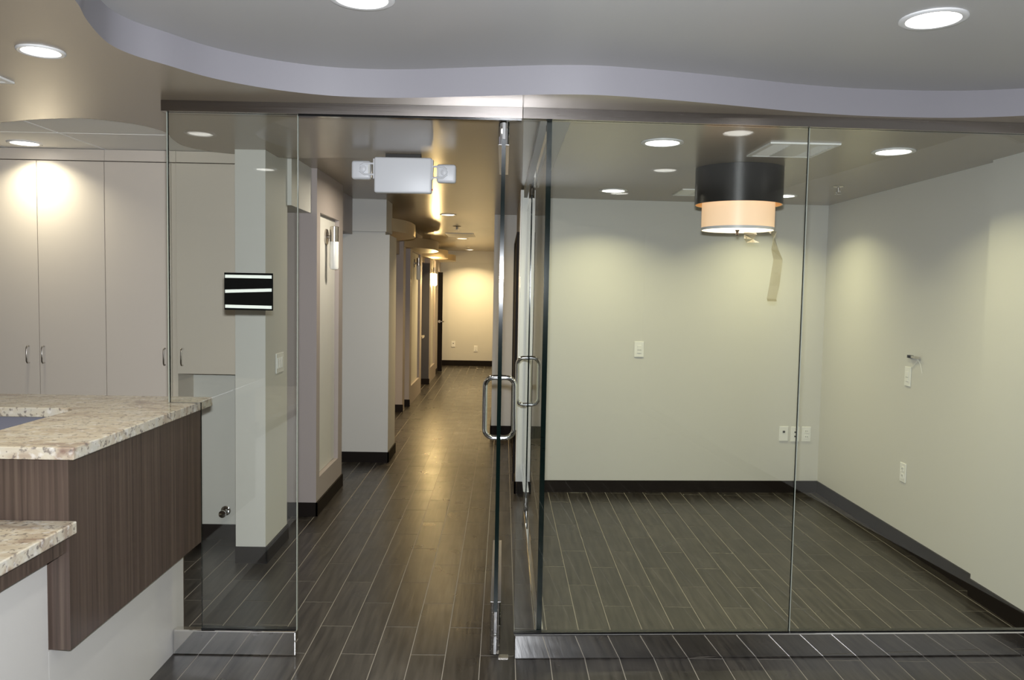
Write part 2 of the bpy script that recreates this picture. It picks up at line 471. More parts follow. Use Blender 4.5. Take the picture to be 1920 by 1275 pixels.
for i in range(3):
    for j in range(2):
        x0, x1, y0, y1 = gx[i] + 0.007, gx[i + 1] - 0.007, gyv[j] + 0.007, gyv[j + 1] - 0.007
        MB().box(x0, x1, y0, y1, OFFC + 0.003, OFFC + 0.014).build('ceiling_tile', M['tile'], oc)

# ------------------------------------------------------------------ walls
W = M['wall']
def wallbox(name, b, label, mat=None, extra=()):
    mb = MB().box(*b)
    for e in extra: mb.box(*e)
    return struct(name, mb, mat or W, label, 'wall')

wall_poly = [(0.235, 6.617), (2.80, 6.762), (2.80, 6.95), (0.235, 6.80)]
struct('wall_back', MB().prism(wall_poly, 0, 2.5), W, 'pale wall at the back of the glass-fronted room', 'wall')
wallbox('wall_right', (2.72, 2.95, 4.46, 6.95, 0, 2.5), 'pale right-hand wall of the glass-fronted room')
wallbox('wall_right_front', (2.675, 2.95, YB, 4.42, 0, 2.66), 'slightly projecting wall at the right edge of the picture')
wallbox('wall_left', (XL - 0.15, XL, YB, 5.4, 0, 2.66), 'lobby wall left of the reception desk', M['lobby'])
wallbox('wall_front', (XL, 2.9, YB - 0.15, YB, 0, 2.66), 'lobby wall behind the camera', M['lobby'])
wallbox('wall_office', (XL, -1.56, 5.24, 5.34, 0, 2.52), 'pale grey wall at the back of the cabinet recess', M['wall'])
wallbox('wall_column', (-1.60, -1.42, 4.79, 5.27, 0, 2.66), 'narrow white wall end beside the tall cabinets')
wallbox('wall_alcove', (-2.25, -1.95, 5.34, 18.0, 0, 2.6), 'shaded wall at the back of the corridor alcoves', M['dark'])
wallbox('wall_jamb', (0.125, 0.235, 6.56, 6.86, 0, 2.5), 'narrow white wall end at the second glass door', M['white'])
wallbox('wall_corridor_right', (0.132, 0.30, 6.86, 9.06, 0, 2.6), 'corridor wall holding the dark door on the right')
wallbox('wall_corridor_end', (-0.118, 0.30, 9.06, 17.75, 0, 2.6), 'cream corridor wall projecting beyond the dark door')
wallbox('wall_far', (-2.1, 0.2, 17.7, 17.9, 0, 2.6), 'cream wall closing the far end of the corridor', None, [(-1.95, -0.12, 17.6, 17.7, 2.275, 2.6)])

def pier(name, xf, xb, y0, y1, niche, label, depth=0.036, mat=None):
    ny0, ny1, nz0, nz1 = niche
    mb = MB()
    mb.box(xb, xf - depth, y0, y1, 0, CORC + 0.03)
    mb.box(xf - depth, xf, y0, ny0, 0, CORC + 0.03)
    mb.box(xf - depth, xf, ny1, y1, 0, CORC + 0.03)
    mb.box(xf - depth, xf, ny0, ny1, 0, nz0)
    mb.box(xf - depth, xf, ny0, ny1, nz1, CORC + 0.03)
    o = struct(name, mb, mat or M['pier'], label, 'wall')
    MB().box(xf - depth, xf - depth + 0.003, ny0 + 0.004, ny1 - 0.004, nz0 + 0.004, nz1 - 0.004).build('niche_panel', M['wall'], o)
    return o
pier('wall_pier_1', -1.353, -1.95, 5.81, 6.738, (5.915, 6.585, 0.267, 2.225), 'grey wall pier with a tall shallow niche and unlit sconce')
pier('wall_pier_4', -1.33, -1.95, 11.39, 13.02, (11.62, 12.75, 0.267, 2.225), 'corridor pier with a niche and unlit sconce, second along')
p5 = pier('wall_pier_5', -1.303, -1.95, 14.13, 15.55, (14.42, 15.3, 0.267, 2.225), 'far corridor pier with a niche and the lit sconce')
MB().box(-1.94, -1.306, 14.112, 14.1295, 0, 2.138).build('jamb_panel', M['slate'], p5)['label'] = 'slate grey panel facing the lobby'
wallbox('wall_pier_2', (-1.95, -1.096, 7.67, 8.16, 0, 2.19), 'broad pale pier standing forward into the corridor', M['wall'],
        [(-1.47, -1.15, 7.76, 8.10, 2.19, 2.222), (-1.46, -1.135, 7.72, 8.12, 2.222, CORC + 0.02)])
wallbox('wall_pier_3', (-1.95, -1.363, 10.88, 11.12, 0, CORC + 0.02), 'slim pier beyond the broad corridor pier', M['pier'])
wallbox('wall_pier_6', (-1.95, -1.325, 15.75, 16.15, 0, CORC + 0.02), 'last pier before the open dark door', M['pier'])
for i, (x, y0, y1, zb, lab) in enumerate([(-1.393, 5.27, 5.81, 2.21, 'cream header over the gap beside the white column'),
                                          (-1.45, 6.738, 7.67, 2.19, 'grey header over the first corridor opening'),
                                          (-1.42, 8.16, 10.88, 2.14, 'header over the opening beyond the broad pier'),
                                          (-1.40, 11.12, 11.39, 2.14, 'header over the narrow slot between two piers'),
                                          (-1.40, 13.02, 14.13, 2.14, 'header over the dark opening with the shelf'),
                                          (-1.40, 15.55, 15.75, 2.14, 'header over the last narrow slot'),
                                          (-1.40, 16.15, 17.7, 2.06, 'header above the open dark door')]):
    struct('trim_%d' % (i + 1), MB().box(-1.95, x, y0, y1, zb, CORC + 0.02), M['wall'] if i == 0 else M['pier'], lab, 'header')
struct('trim_8', MB().box(0.15, 0.285, gline(0.2, 0.035), 6.56, 2.437, 2.60), W, 'cream bulkhead running above the side glass wall', 'bulkhead')

# curved canopies hung along the corridor
def canopy(idx, y0, y1, xt, z0, z1, label):
    pts = [(-1.95, y0), (-1.95, y1)]
    N = 20
    for i in range(N + 1):
        t = i / N
        y = y1 + (y0 - y1) * t
        s = (1 - abs(2 * t - 1) ** 2.6)
        pts.append((-1.36 + (xt + 1.36) * s, y))
    struct('trim_%d' % idx, MB().prism(pts, z0, z1), M['canopy'], label, 'canopy', smooth=True)
canopy(9, 7.78, 9.75, -0.99, 2.255, 2.385, 'nearest curved canopy projecting above the corridor opening')
canopy(10, 10.95, 12.95, -0.99, 2.25, 2.385, 'second curved canopy, its underside lit by the far sconce')
canopy(11, 13.3, 14.85, -0.99, 2.225, 2.36, 'third curved canopy along the corridor')
canopy(12, 15.6, 17.1, -0.99, 2.26, 2.38, 'farthest curved canopy near the corridor end')

# baseboards
def bb(name, segs, label, h=0.10, t=0.012):
    mb = MB()
    for p0, p1 in segs: mb.strip(p0, p1, t, 0, h)
    return struct(name, mb, M['base'], label, 'baseboard')
bb('baseboard_back', [((2.72, 6.757), (0.235, 6.617))][::1] and [((0.24, 6.605), (2.72, 6.745))], 'dark baseboard along the back wall of the room')
bb('baseboard_right', [((2.708, 6.76), (2.708, 4.40))], 'dark baseboard along the right wall of the room', t=0.012)
bb('baseboard_right_front', [((2.663, 4.42), (2.663, YB))], 'dark baseboard on the projecting wall at right', h=0.10)
bb('baseboard_column', [((-1.60, 4.778), (-1.408, 4.778)), ((-1.408, 4.778), (-1.408, 5.27))], 'dark baseboard round the white column')
bb('baseboard_office', [((-2.02, 5.228), (-1.58, 5.228))], 'dark baseboard in the recess under the upper cabinet')
bb('baseboard_pier_1', [((-1.95, 5.798), (-1.341, 5.798)), ((-1.341, 5.798), (-1.341, 6.74))], 'dark baseboard round the niche pier')
bb('baseboard_pier_2', [((-1.95, 7.658), (-1.084, 7.658)), ((-1.084, 7.658), (-1.084, 8.16))], 'dark baseboard round the broad pier')
bb('baseboard_pier_3', [((-1.95, 10.868), (-1.351, 10.868))], 'dark baseboard on the slim pier')
bb('baseboard_pier_4', [((-1.95, 11.378), (-1.318, 11.378))], 'dark baseboard on the second niche pier')
bb('baseboard_pier_5', [((-1.95, 14.10), (-1.291, 14.10))], 'dark baseboard on the far niche pier')
bb('baseboard_pier_6', [((-1.313, 15.75), (-1.313, 16.15))], 'dark baseboard before the open door')
bb('baseboard_jamb', [((0.113, 6.548), (0.24, 6.548)), ((0.113, 6.86), (0.113, 6.548))], 'dark baseboard on the white wall end')
bb('baseboard_corridor_end', [((-0.13, 9.048), (0.132, 9.048)), ((-0.13, 17.7), (-0.13, 9.048))], 'dark baseboard of the projecting corridor wall', h=0.14)
bb('baseboard_far', [((-1.95, 17.688), (-0.12, 17.688))], 'dark baseboard at the far end of the corridor', h=0.12)

# ------------------------------------------------------------------ reception desk
dk = Thing('reception_desk', 'dark wood reception desk on a white recessed base', 'desk', (-1.7, 2.6, 0))
dk.part('side_panel', MB().box(-1.494, -1.412, 2.595, 3.745, 0.466, 1.109), M['wood'])
dk.part('front_panel', MB().box(-2.9, -1.4945, 2.597, 2.64, 0.90, 1.109), M['wood'])
dk.part('base_panel', MB().box(-1.62, -1.478, 2.5835, 3.69, 0, 0.465), M['panelw'], label='white base panel')
dk.part('base_panel', MB().box(-1.62, -1.478, 0.9, 2.5815, 0, 0.795), M['panelw'], label='white base panel')
dk.part('apron', MB().box(-2.5, -1.42, 0.95, 2.592, 0.797, 0.859), M['wood'])
dk.part('inner_panel', MB().box(-1.56, -1.4955, 2.642, 3.70, 0.47, 1.109), M['panelw'])
dk.part('back_panel', MB().box(-3.4, -1.496, 3.72, 3.745, 0.0, 1.109), M['wood'])
dk.part('inner_lining', MB().box(-3.4, -1.57, 3.40, 3.418, 0.84, 1.109), M['work'], label='lavender grey lining under the raised top')
dk.part('work_surface', MB().box(-3.2, -1.57, 2.65, 3.70, 0.80, 0.83), M['panelw'])
top_poly = [(-1.372, 2.556), (-1.372, 3.785), (-3.5, 3.785), (-3.5, 3.372), (-1.83, 3.372), (-1.79, 3.335), (-1.79, 2.556)]
tag(MB().prism(top_poly, 1.11, 1.151).build('granite_countertop', M['granite'], None, (-1.6, 3.2, 1.11), bevel=0.004),
    'raised cream granite transaction top running to the glass', 'countertop')
tag(MB().prism([(-1.385, 0.9), (-1.385, 2.595), (-2.7, 2.595), (-2.7, 0.9)], 0.86, 0.901).build('granite_countertop', M['granite'], None, (-1.8, 2.0, 0.86), bevel=0.004),
    'lower cream granite counter at the left picture edge', 'countertop')

# ------------------------------------------------------------------ tall cabinets
def pull(x, y, z0, z1):
    d = 0.028
    pts = [(x, y, z1), (x, y - d + 0.008, z1), (x, y - d, z1 - 0.010), (x, y - d, z0 + 0.010), (x, y - d + 0.008, z0), (x, y, z0)]
    return MB().tube(pts, 0.0048, 8)
CYF = 4.97
def cabinet(label, x0, x1, zb, doors):
    t = Thing('cabinet', label, 'cabinet', ((x0 + x1) / 2, CYF + 0.13, zb), 'beige cabinets along the office wall')
    t.part('body', MB().box(x0 + 0.001, x1 - 0.001, CYF + 0.022, 5.238, zb, 2.425), M['lam'])
    t.part('top_filler', MB().box(x0 + 0.001, x1 - 0.001, CYF + 0.006, CYF + 0.03, 2.428, OFFC), M['lam'])
    for dx0, dx1, hx in doors:
        d = t.part('door', MB().box(dx0 + 0.002, dx1 - 0.002, CYF, CYF + 0.02, zb + 0.003, 2.421), M['lam'], bevel=0.0012, seg=1)
        t.part('handle', pull(hx, CYF, 1.182, 1.284), M['nickel'], parent=d, label='brushed metal pull', smooth=True)
    return t
cabinet('double-door tall beige cabinet at the left picture edge', -3.275, -2.457, 0.0, [(-3.275, -2.868, -2.932), (-2.868, -2.457, -2.838)])
cabinet('single-door tall beige cabinet beside the glass edge', -2.457, -2.022, 0.0, [(-2.457, -2.052, -2.092)])
cabinet('short upper cabinet behind glass above an empty recess', -2.022, -1.602, 1.125, [(-2.022, -1.622, -1.985)])

# chrome water stub in the recess
t = Thing('water_valve', 'small chrome water stub-out low on the recess wall', 'valve', (-1.814, 5.24, 0.193))
t.part('escutcheon', MB().ring((-1.814, 5.239, 0.193), (0, -1, 0), [(0.034, 0), (0.032, 0.006), (0.018, 0.014)], 20), M['chrome'], smooth=True)
t.part('stem', MB().cyl((-1.814, 5.23, 0.193), (0, -1, 0), 0.010, 0.05, 12), M['chrome'], smooth=True)
t.part('handle', MB().ring((-1.814, 5.178, 0.188), (0, -1, 0), [(0.012, 0), (0.024, 0.004), (0.024, 0.012), (0.010, 0.016)], 14), M['chrome'], smooth=True)

# ------------------------------------------------------------------ glass partition
hr = Thing('header_rail', 'brushed steel header rail above the glass partition', 'rail', (0.0, 3.58, SOF))
hr.part('rail', MB().box(-1.508, 0.068, 3.556, 3.606, 2.435, SOF - 0.0005), M['steel'], label='left length of brushed rail')
hr.part('rail', MB().strip((0.0715, gline(0.07, -0.020)), (2.672, gline(2.67, -0.020)), 0.050, 2.435, SOF - 0.0005), M['steel'], label='angled right length of brushed rail')
hr.part('door_track', MB().box(-0.915, 0.066, 3.566, 3.596, 2.427, 2.4345), M['black'], label='black slot over the doorway')

def pane(name, mb): return mb
gp = Thing('glass_panel', 'fixed clear glass panel standing partly on the granite counter', 'glass panel', (-1.2, GY, 0))
pts = [(-1.487, 1.153), (-1.487, 2.434), (-0.92, 2.434), (-0.92, 0.117), (-1.350, 0.117), (-1.350, 1.153)]
gp.part('pane', MB().wallprism(pts, GY - 0.006, GY + 0.006, 0, 1), [M['glass'], M['edge']])
gp.part('edge_seal', MB().box(-1.4925, -1.4875, GY - 0.007, GY + 0.007, 1.153, 2.434), M['seal'])
gp.part('edge_seal', MB().box(-0.9195, -0.9165, GY - 0.007, GY + 0.007, 0.117, 2.434), M['seal'])
gp.part('base_rail', MB().box(-1.474, -0.918, GY - 0.022, GY + 0.022, 0, 0.1155), M['mirror'], label='mirror-polished base rail', bevel=0.006, seg=3)

gp.part('gasket', MB().box(-1.35, -0.920, GY - 0.014, GY + 0.014, 0.1157, 0.122), M['black'])
def front_pane(x0, x1, label):
    t = Thing('glass_panel', label, 'glass panel', ((x0 + x1) / 2, gline((x0 + x1) / 2), 0))
    t.part('pane', MB().strip((x0, gline(x0, -0.001)), (x1, gline(x1, -0.001)), 0.012, 0.117, 2.434, 0, 1), [M['glass'], M['edge']])
    t.part('gasket', MB().strip((x0, gline(x0, -0.009)), (x1, gline(x1, -0.009)), 0.028, 0.1157, 0.122), M['black'])
    return t
f1 = front_pane(0.073, 1.3578, 'clear front glass panel left of the silicone seam')
f2 = front_pane(1.3622, 2.670, 'clear front glass panel right of the silicone seam')
f1.part('edge_seal', MB().strip((1.3583, gline(1.3583, -0.002)), (1.3617, gline(1.3617, -0.002)), 0.014, 0.117, 2.434), M['seal'])
tag(MB().strip((0.075, gline(0.075, -0.016)), (2.672, gline(2.672, -0.016)), 0.044, 0, 0.1155).build('base_rail', M['mirror'], None, (1.3, 3.65, 0), bevel=0.006, seg=3),
    'long mirror-polished base rail under the front glass', 'rail')

sg = Thing('glass_panel', 'side glass panel running back beside the corridor', 'glass panel', (0.19, 4.6, 0))
sg.part('pane', MB().strip((0.196, 3.615), (0.196, 5.622), 0.012, 0.117, 2.434, 0, 1), [M['glass'], M['edge']])
sg.part('base_rail', MB().box(0.168, 0.212, 3.62, 5.622, 0, 0.1155), M['mirror'], label='mirror-polished base rail', bevel=0.006, seg=3)
sg.part('top_channel', MB().box(0.178, 0.202, 3.66, 5.622, 2.40, 2.436), M['mirror'])
sg.part('edge_seal', MB().box(0.1785, 0.2015, 3.602, 3.6148, 0.117, 2.434), M['edge'], label='black front edge')

def loop(cx, cyy, z, w, h, r=0.05):
    pts = []
    for sx, sz, a0 in [(1, 1, 0), (-1, 1, 90), (-1, -1, 180), (1, -1, 270)]:
        for k in range(7):
            a = math.radians(a0 + 15 * k)
            pts.append((cx + sx * (w / 2 - r) + r * math.cos(a), cyy, z + sz * (h / 2 - r) + r * math.sin(a)))
    return pts
def capp(x, y0):
    return [(x + 0.024 * math.cos(math.pi * (1 + k / 12)), y0 + 0.003 + 0.014 * math.sin(math.pi * (1 + k / 12))) for k in range(13)]
def glass_door(name, label, x, y0, y1, hy, hz):
    t = Thing(name, label, 'glass door', (x, (y0 + y1) / 2, 0), kind='structure')
    t.part('pane', MB().strip((x + 0.009, y0 - 0.012), (x + 0.009, y1), 0.018, 0.207, 2.35, 0, 1), [M['glass'], M['edge']])
    b = t.part('bottom_rail', MB().box(x - 0.024, x - 0.0095, y0 + 0.004, y1, 0.008, 0.25).box(x + 0.0095, x + 0.024, y0 + 0.004, y1, 0.008, 0.25).prism(capp(x, y0), 0.008, 0.249), M['mirror'], label='tall polished bottom rail')
    t.part('lock_bolt', MB().ring((x, y0 - 0.010, 0.10), (0, -1, 0), [(0.007, 0), (0.007, 0.005), (0.003, 0.008)], 12), M['chrome'], parent=b, smooth=True)
    t.part('top_rail', MB().box(x - 0.024, x - 0.0095, y0 + 0.004, y1, 2.326, 2.426).box(x + 0.0095, x + 0.024, y0 + 0.004, y1, 2.326, 2.426).prism(capp(x, y0), 2.327, 2.425), M['mirror'], label='polished top rail')
    h = t.part('handle', MB().tube(loop(x, hy, hz, 0.165, 0.338), 0.0142, 14, True), M['chrome'], label='chrome loop pull on both faces', smooth=True)
    for s in (1, -1):
        t.part('collar', MB().cyl((x - 0.012, hy, hz + s * 0.169), (1, 0, 0), 0.0165, 0.024, 16), M['chrome'], parent=h, smooth=True)
    return t
glass_door('door_1', 'clear glass entrance door standing open edge-on to the camera', -0.012, 3.60, 4.515, 4.42, 1.03)
glass_door('door_2', 'closed glass door into the room, beyond the side glass', 0.188, 5.634, 6.55, 5.715, 1.034)
tag(MB().box(0.004, 0.05, 3.56, 3.60, 0.0, 0.004).build('floor_plate', M['nickel'], None, (0.02, 3.58, 0), bevel=0.001, seg=1), 'small metal plate on the floor by the open glass door', 'plate')

t = Thing('wall_sign', 'black plaque on the glass showing three white tape strips', 'sign', (-1.14, GY + 0.009, 1.57))
t.part('plaque', MB().box(-1.247, -1.031, GY + 0.0085, GY + 0.0125, 1.572, 1.738), M['black'])
for z, dz in ((1.7215, 0.0), (1.659, 0.0045), (1.587, -0.001)):
    a, b_ = -1.243, -1.036
    pts = [(a, z - 0.007 - dz), (b_, z - 0.007 + dz), (b_, z + 0.007 + dz), (a, z + 0.007 - dz)]
    t.part('tape_strip', MB().wallprism(pts, GY + 0.0066, GY + 0.0082), M['tape'])
tp = MB()
tp.add([(0.1968, 4.80, 1.50), (0.1968, 4.93, 1.51), (0.1968, 4.95, 1.455), (0.1968, 4.87, 1.40), (0.1968, 4.82, 1.42),
        (0.1976, 4.80, 1.50), (0.1976, 4.93, 1.51), (0.1976, 4.95, 1.455), (0.1976, 4.87, 1.40), (0.1976, 4.82, 1.42)],
       [(0, 1, 2, 3, 4), (9, 8, 7, 6, 5)] + [(i, (i + 1) % 5, 5 + (i + 1) % 5, 5 + i) for i in range(5)])
tag(tp.build('masking_tape', M['blue'], None, (0.197, 4.87, 1.46)), 'torn scrap of blue tape on the side glass', 'tape')

# ------------------------------------------------------------------ lights and ceiling fittings
def can(x, y, z, r, label, kind='c', power=CAN_W, col=(1.0, 0.97, 0.90), group='recessed ceiling lights', spread=2.3):
    t = Thing('recessed_light', label, 'ceiling light', (x, y, z), group)
    t.part('trim_ring', MB().ring((x, y, z), (0, 0, -1), [(r, 0.0), (r, 0.004), (r * 0.93, 0.008), (r * 0.80, 0.006), (r * 0.79, 0.002)], 32, caps=False), M['can'], smooth=True)
    t.part('lens', MB().ring((x, y, z), (0, 0, -1), [(r * 0.785, 0.001), (r * 0.72, 0.004), (r * 0.3, 0.007), (0.002, 0.0075)], 32), M['lens_c' if kind == 'c' else 'lens_w'], smooth=True)
    l = bpy.data.lights.new('can_light', 'AREA'); l.shape = 'DISK'; l.size = r * 1.3; l.energy = power; l.color = col; l.spread = spread
    lo = bpy.data.objects.new('can_light', l); COL.objects.link(lo); lo.parent = t.o; lo.location = (0, 0, -0.012)
    return t
NEU, GRN, WRM = (1.0, 0.97, 0.90), (1.0, 0.94, 0.56), (1.0, 0.74, 0.38)
can(-0.468, 2.608, TRAY, 0.105, 'lobby downlight cut off by the top picture edge')
can(1.398, 2.68, TRAY, 0.105, 'large bright lobby downlight at upper right', power=CAN_W)
for x, y, lb in ((-0.468, 1.2, 'second lobby downlight of the left row, above the camera'), (1.398, 1.25, 'second lobby downlight of the right row, mirrored in the front glass'),
                 (-0.468, -0.25, 'third lobby downlight of the left row, behind the camera'), (1.398, -0.2, 'third lobby downlight of the right row, mirrored in the front glass')):
    can(x, y, TRAY, 0.105, lb)
can(-1.622, 2.851, SOF, 0.078, 'downlight in the taupe ceiling at upper left', power=6, col=(1.0, 0.86, 0.58))
for y, lb in ((1.6, 'second taupe-ceiling downlight, mirrored in the left glass panel'), (0.5, 'third taupe-ceiling downlight, mirrored faintly in the left glass')):
    can(-1.65, y, SOF, 0.078, lb, col=(1.0, 0.86, 0.58))
can(-2.835, 4.80, OFFC + 0.002, 0.095, 'downlight close to the tall cabinets', power=5.5, col=(1.0, 0.93, 0.72))
can(0.79, 4.10, ROOMC, 0.108, 'front left downlight in the glass-fronted room', power=9.5, col=GRN)
can(2.026, 4.22, ROOMC, 0.108, 'front right downlight in the glass-fronted room', power=9.5, col=GRN)
can(0.807, 6.045, ROOMC, 0.108, 'back left downlight in the glass-fronted room', power=9.5, col=GRN)
can(2.124, 6.162, ROOMC, 0.108, 'back right downlight half hidden by the drum lamp', power=9.5, col=GRN)
can(-0.74, 6.15, CORC, 0.095, 'unseen corridor downlight added behind the emergency light to brighten the broad pier', 'w', 18, (1.0, 0.90, 0.72), spread=3.0)  # added lamp, out of view: lifts the light on the broad pier and floor
can(-0.647, 9.15, CORC, 0.095, 'nearest downlight in the corridor ceiling', 'w', 42, WRM)
can(-0.70, 13.3, CORC, 0.095, 'middle corridor downlight behind the vent', 'w', 42, WRM)
can(-0.735, 16.95, CORC, 0.095, 'farthest corridor downlight by the end wall', 'w', 42, WRM)

# drum lamp
LX, LY = 1.418, 4.9
t = Thing('drum_lamp', 'two-tier drum ceiling lamp, dark outer drum over a glowing shade', 'ceiling light', (LX, LY, ROOMC))
t.part('outer_drum', MB().ring((LX, LY, 0), (0, 0, 1), [(0.26, 2.226), (0.26, ROOMC - 0.001), (0.05, ROOMC - 0.001)], 64, caps=False).ring((LX, LY, 0), (0, 0, 1), [(0.26, 2.226), (0.254, 2.226)], 64, caps=False), M['drum'], smooth=True)
t.part('drum_lining', MB().ring((LX, LY, 0), (0, 0, 1), [(0.254, 2.226), (0.254, ROOMC - 0.004), (0.05, ROOMC - 0.004)], 64, caps=False), M['gold'], smooth=True)
sh = t.part('lower_shade', MB().ring((LX, LY, 0), (0, 0, 1), [(0.2155, 2.085), (0.2155, 2.30), (0.19, 2.30)], 64, caps=False), M['shade'], smooth=True)
t.part('shade_band', MB().ring((LX, LY, 0), (0, 0, 1), [(0.212, 2.072), (0.217, 2.072), (0.217, 2.088), (0.212, 2.088)], 64, caps=False), M['can'], parent=sh, smooth=True)
t.part('diffuser', MB().ring((LX, LY, 0), (0, 0, 1), [(0.211, 2.076), (0.211, 2.08)], 64), M['diff'])
t.part('finial', MB().ring((LX, LY, 0), (0, 0, -1), [(0.013, -2.076), (0.013, -2.070), (0.008, -2.066), (0.008, -2.05), (0.011, -2.046), (0.004, -2.042)], 14), M['bronze'], smooth=True)
def ribbon(pts, w, th=0.0012):
    b = MB(); vs = []
    for (x, y, z, a) in pts:
        dx, dy = math.cos(a) * w / 2, math.sin(a) * w / 2
        vs += [(x - dx, y - dy, z), (x + dx, y + dy, z), (x + dx, y + dy + th, z), (x - dx, y - dy + th, z)]
    fs = []
    for i in range(len(pts) - 1):
        o, q = 4 * i, 4 * i + 4
        fs += [(o, o + 1, q + 1, q), (o + 2, o + 3, q + 3, q + 2), (o + 1, o + 2, q + 2, q + 1), (o + 3, o, q, q + 3)]
    fs += [(0, 3, 2, 1), (len(vs) - 4, len(vs) - 3, len(vs) - 2, len(vs) - 1)]
    return b.add(vs, fs)
LZ = LY - 0.01
tag(ribbon([(1.632, LZ, 2.072, 0.3), (1.638, LZ - 0.01, 2.03, 1.1), (1.650, LZ, 1.96, 0.5), (1.668, LZ - 0.01, 1.90, 0.2), (1.662, LZ, 1.82, 0.1), (1.650, LZ - 0.012, 1.74, 0.0), (1.640, LZ, 1.66, 0.15), (1.641, LZ - 0.012, 1.645, 0.2)], 0.062)
    .build('plastic_wrap', M['film'], None, (1.65, LY, 2.07)), 'long strip of clear plastic wrap hanging from the drum lamp', 'plastic wrap')
tag(ribbon([(1.48, LZ - 0.03, 2.071, 0.1), (1.486, LZ - 0.04, 2.045, -0.2), (1.476, LZ - 0.03, 2.02, 0.5), (1.50, LZ - 0.045, 1.998, -0.3)], 0.075)
    .build('plastic_wrap', M['film'], None, (1.49, LY, 2.07)), 'short crumpled scrap of plastic wrap under the drum lamp', 'plastic wrap')

# vents
def vent(x0, x1, y0, y1, z, label, core=True, nsl=9, along='y'):
    t = Thing('ceiling_vent', label, 'vent', ((x0 + x1) / 2, (y0 + y1) / 2, z), 'ceiling air vents')
    w = 0.022
    t.part('frame', MB().box(x0, x1, y0, y0 + w, z - 0.008, z).box(x0, x1, y1 - w, y1, z - 0.008, z).box(x0, x0 + w, y0 + w, y1 - w, z - 0.008, z).box(x1 - w, x1, y0 + w, y1 - w, z - 0.008, z), M['white'])
    t.part('backing', MB().box(x0 + w, x1 - w, y0 + w, y1 - w, z - 0.0015, z - 0.0002), M['gap'])
    ax0, ax1 = x0 + w, x1 - w
    if core:
        c0, c1 = ax0 + (ax1 - ax0) * 0.30, ax0 + (ax1 - ax0) * 0.74
        t.part('core_panel', MB().box(c0, c1, y0 + w, y1 - w, z - 0.007, z - 0.002), M['white'])
        spans = [(ax0, c0), (c1, ax1)]
    else: spans = [(ax0, ax1)]
    for a, b_ in spans:
        for i in range(nsl):
            yy = y0 + w + (y1 - y0 - 2 * w) * (i + 0.5) / nsl
            h = (y1 - y0 - 2 * w) / nsl * 0.28
            t.part('slat', MB().add([(a, yy - h, z - 0.002), (b_, yy - h, z - 0.002), (b_, yy + h, z - 0.007), (a, yy + h, z - 0.007), (a, yy - h + .001, z - 0.001), (b_, yy - h + .001, z - 0.001), (b_, yy + h + .001, z - 0.006), (a, yy + h + .001, z - 0.006)],
                                    [(0, 1, 2, 3), (7, 6, 5, 4), (0, 4, 5, 1), (1, 5, 6, 2), (2, 6, 7, 3), (3, 7, 4, 0)]), M['white'])
vent(1.318, 1.672, 4.03, 4.43, ROOMC, 'square white vent above and right of the drum lamp')
vent(1.29, 1.65, 5.87, 6.23, ROOMC, 'white vent mostly hidden behind the drum lamp', nsl=6)
vent(-0.90, -0.47, 12.10, 12.85, CORC, 'grey vent in the corridor ceiling', core=False, nsl=8)
vent(-2.45, -1.985, 2.9, 3.30, SOF, 'vent corner at the left picture edge', core=False, nsl=8)

def sprinkler(x, y, z, label, s=1.0):
    t = Thing('sprinkler', label, 'sprinkler', (x, y, z), 'ceiling sprinklers')
    t.part('escutcheon', MB().ring((x, y, z), (0, 0, -1), [(0.036 * s, 0), (0.034 * s, 0.005), (0.014 * s, 0.012)], 20), M['nickel'], smooth=True)
    t.part('stem', MB().cyl((x, y, z - 0.01), (0, 0, -1), 0.008 * s, 0.032, 10), M['nickel'], smooth=True)
    t.part('yoke', MB().tube([(x - 0.008, y, z - 0.03), (x - 0.016 * s, y, z - 0.042), (x - 0.008, y, z - 0.055)], 0.0025, 6).tube([(x + 0.008, y, z - 0.03), (x + 0.016 * s, y, z - 0.042), (x + 0.008, y, z - 0.055)], 0.0025, 6), M['nickel'])
    t.part('deflector', MB().ring((x, y, z - 0.055), (0, 0, -1), [(0.02 * s, 0), (0.02 * s, 0.002)], 16), M['nickel'])
sprinkler(2.303, 5.57, ROOMC, 'sprinkler head on the ceiling of the glass-fronted room')
sprinkler(-0.643, 10.8, CORC, 'nearer sprinkler head on the corridor ceiling', 1.6)
sprinkler(-0.744, 15.9, CORC, 'farther sprinkler head on the corridor ceiling', 1.6)

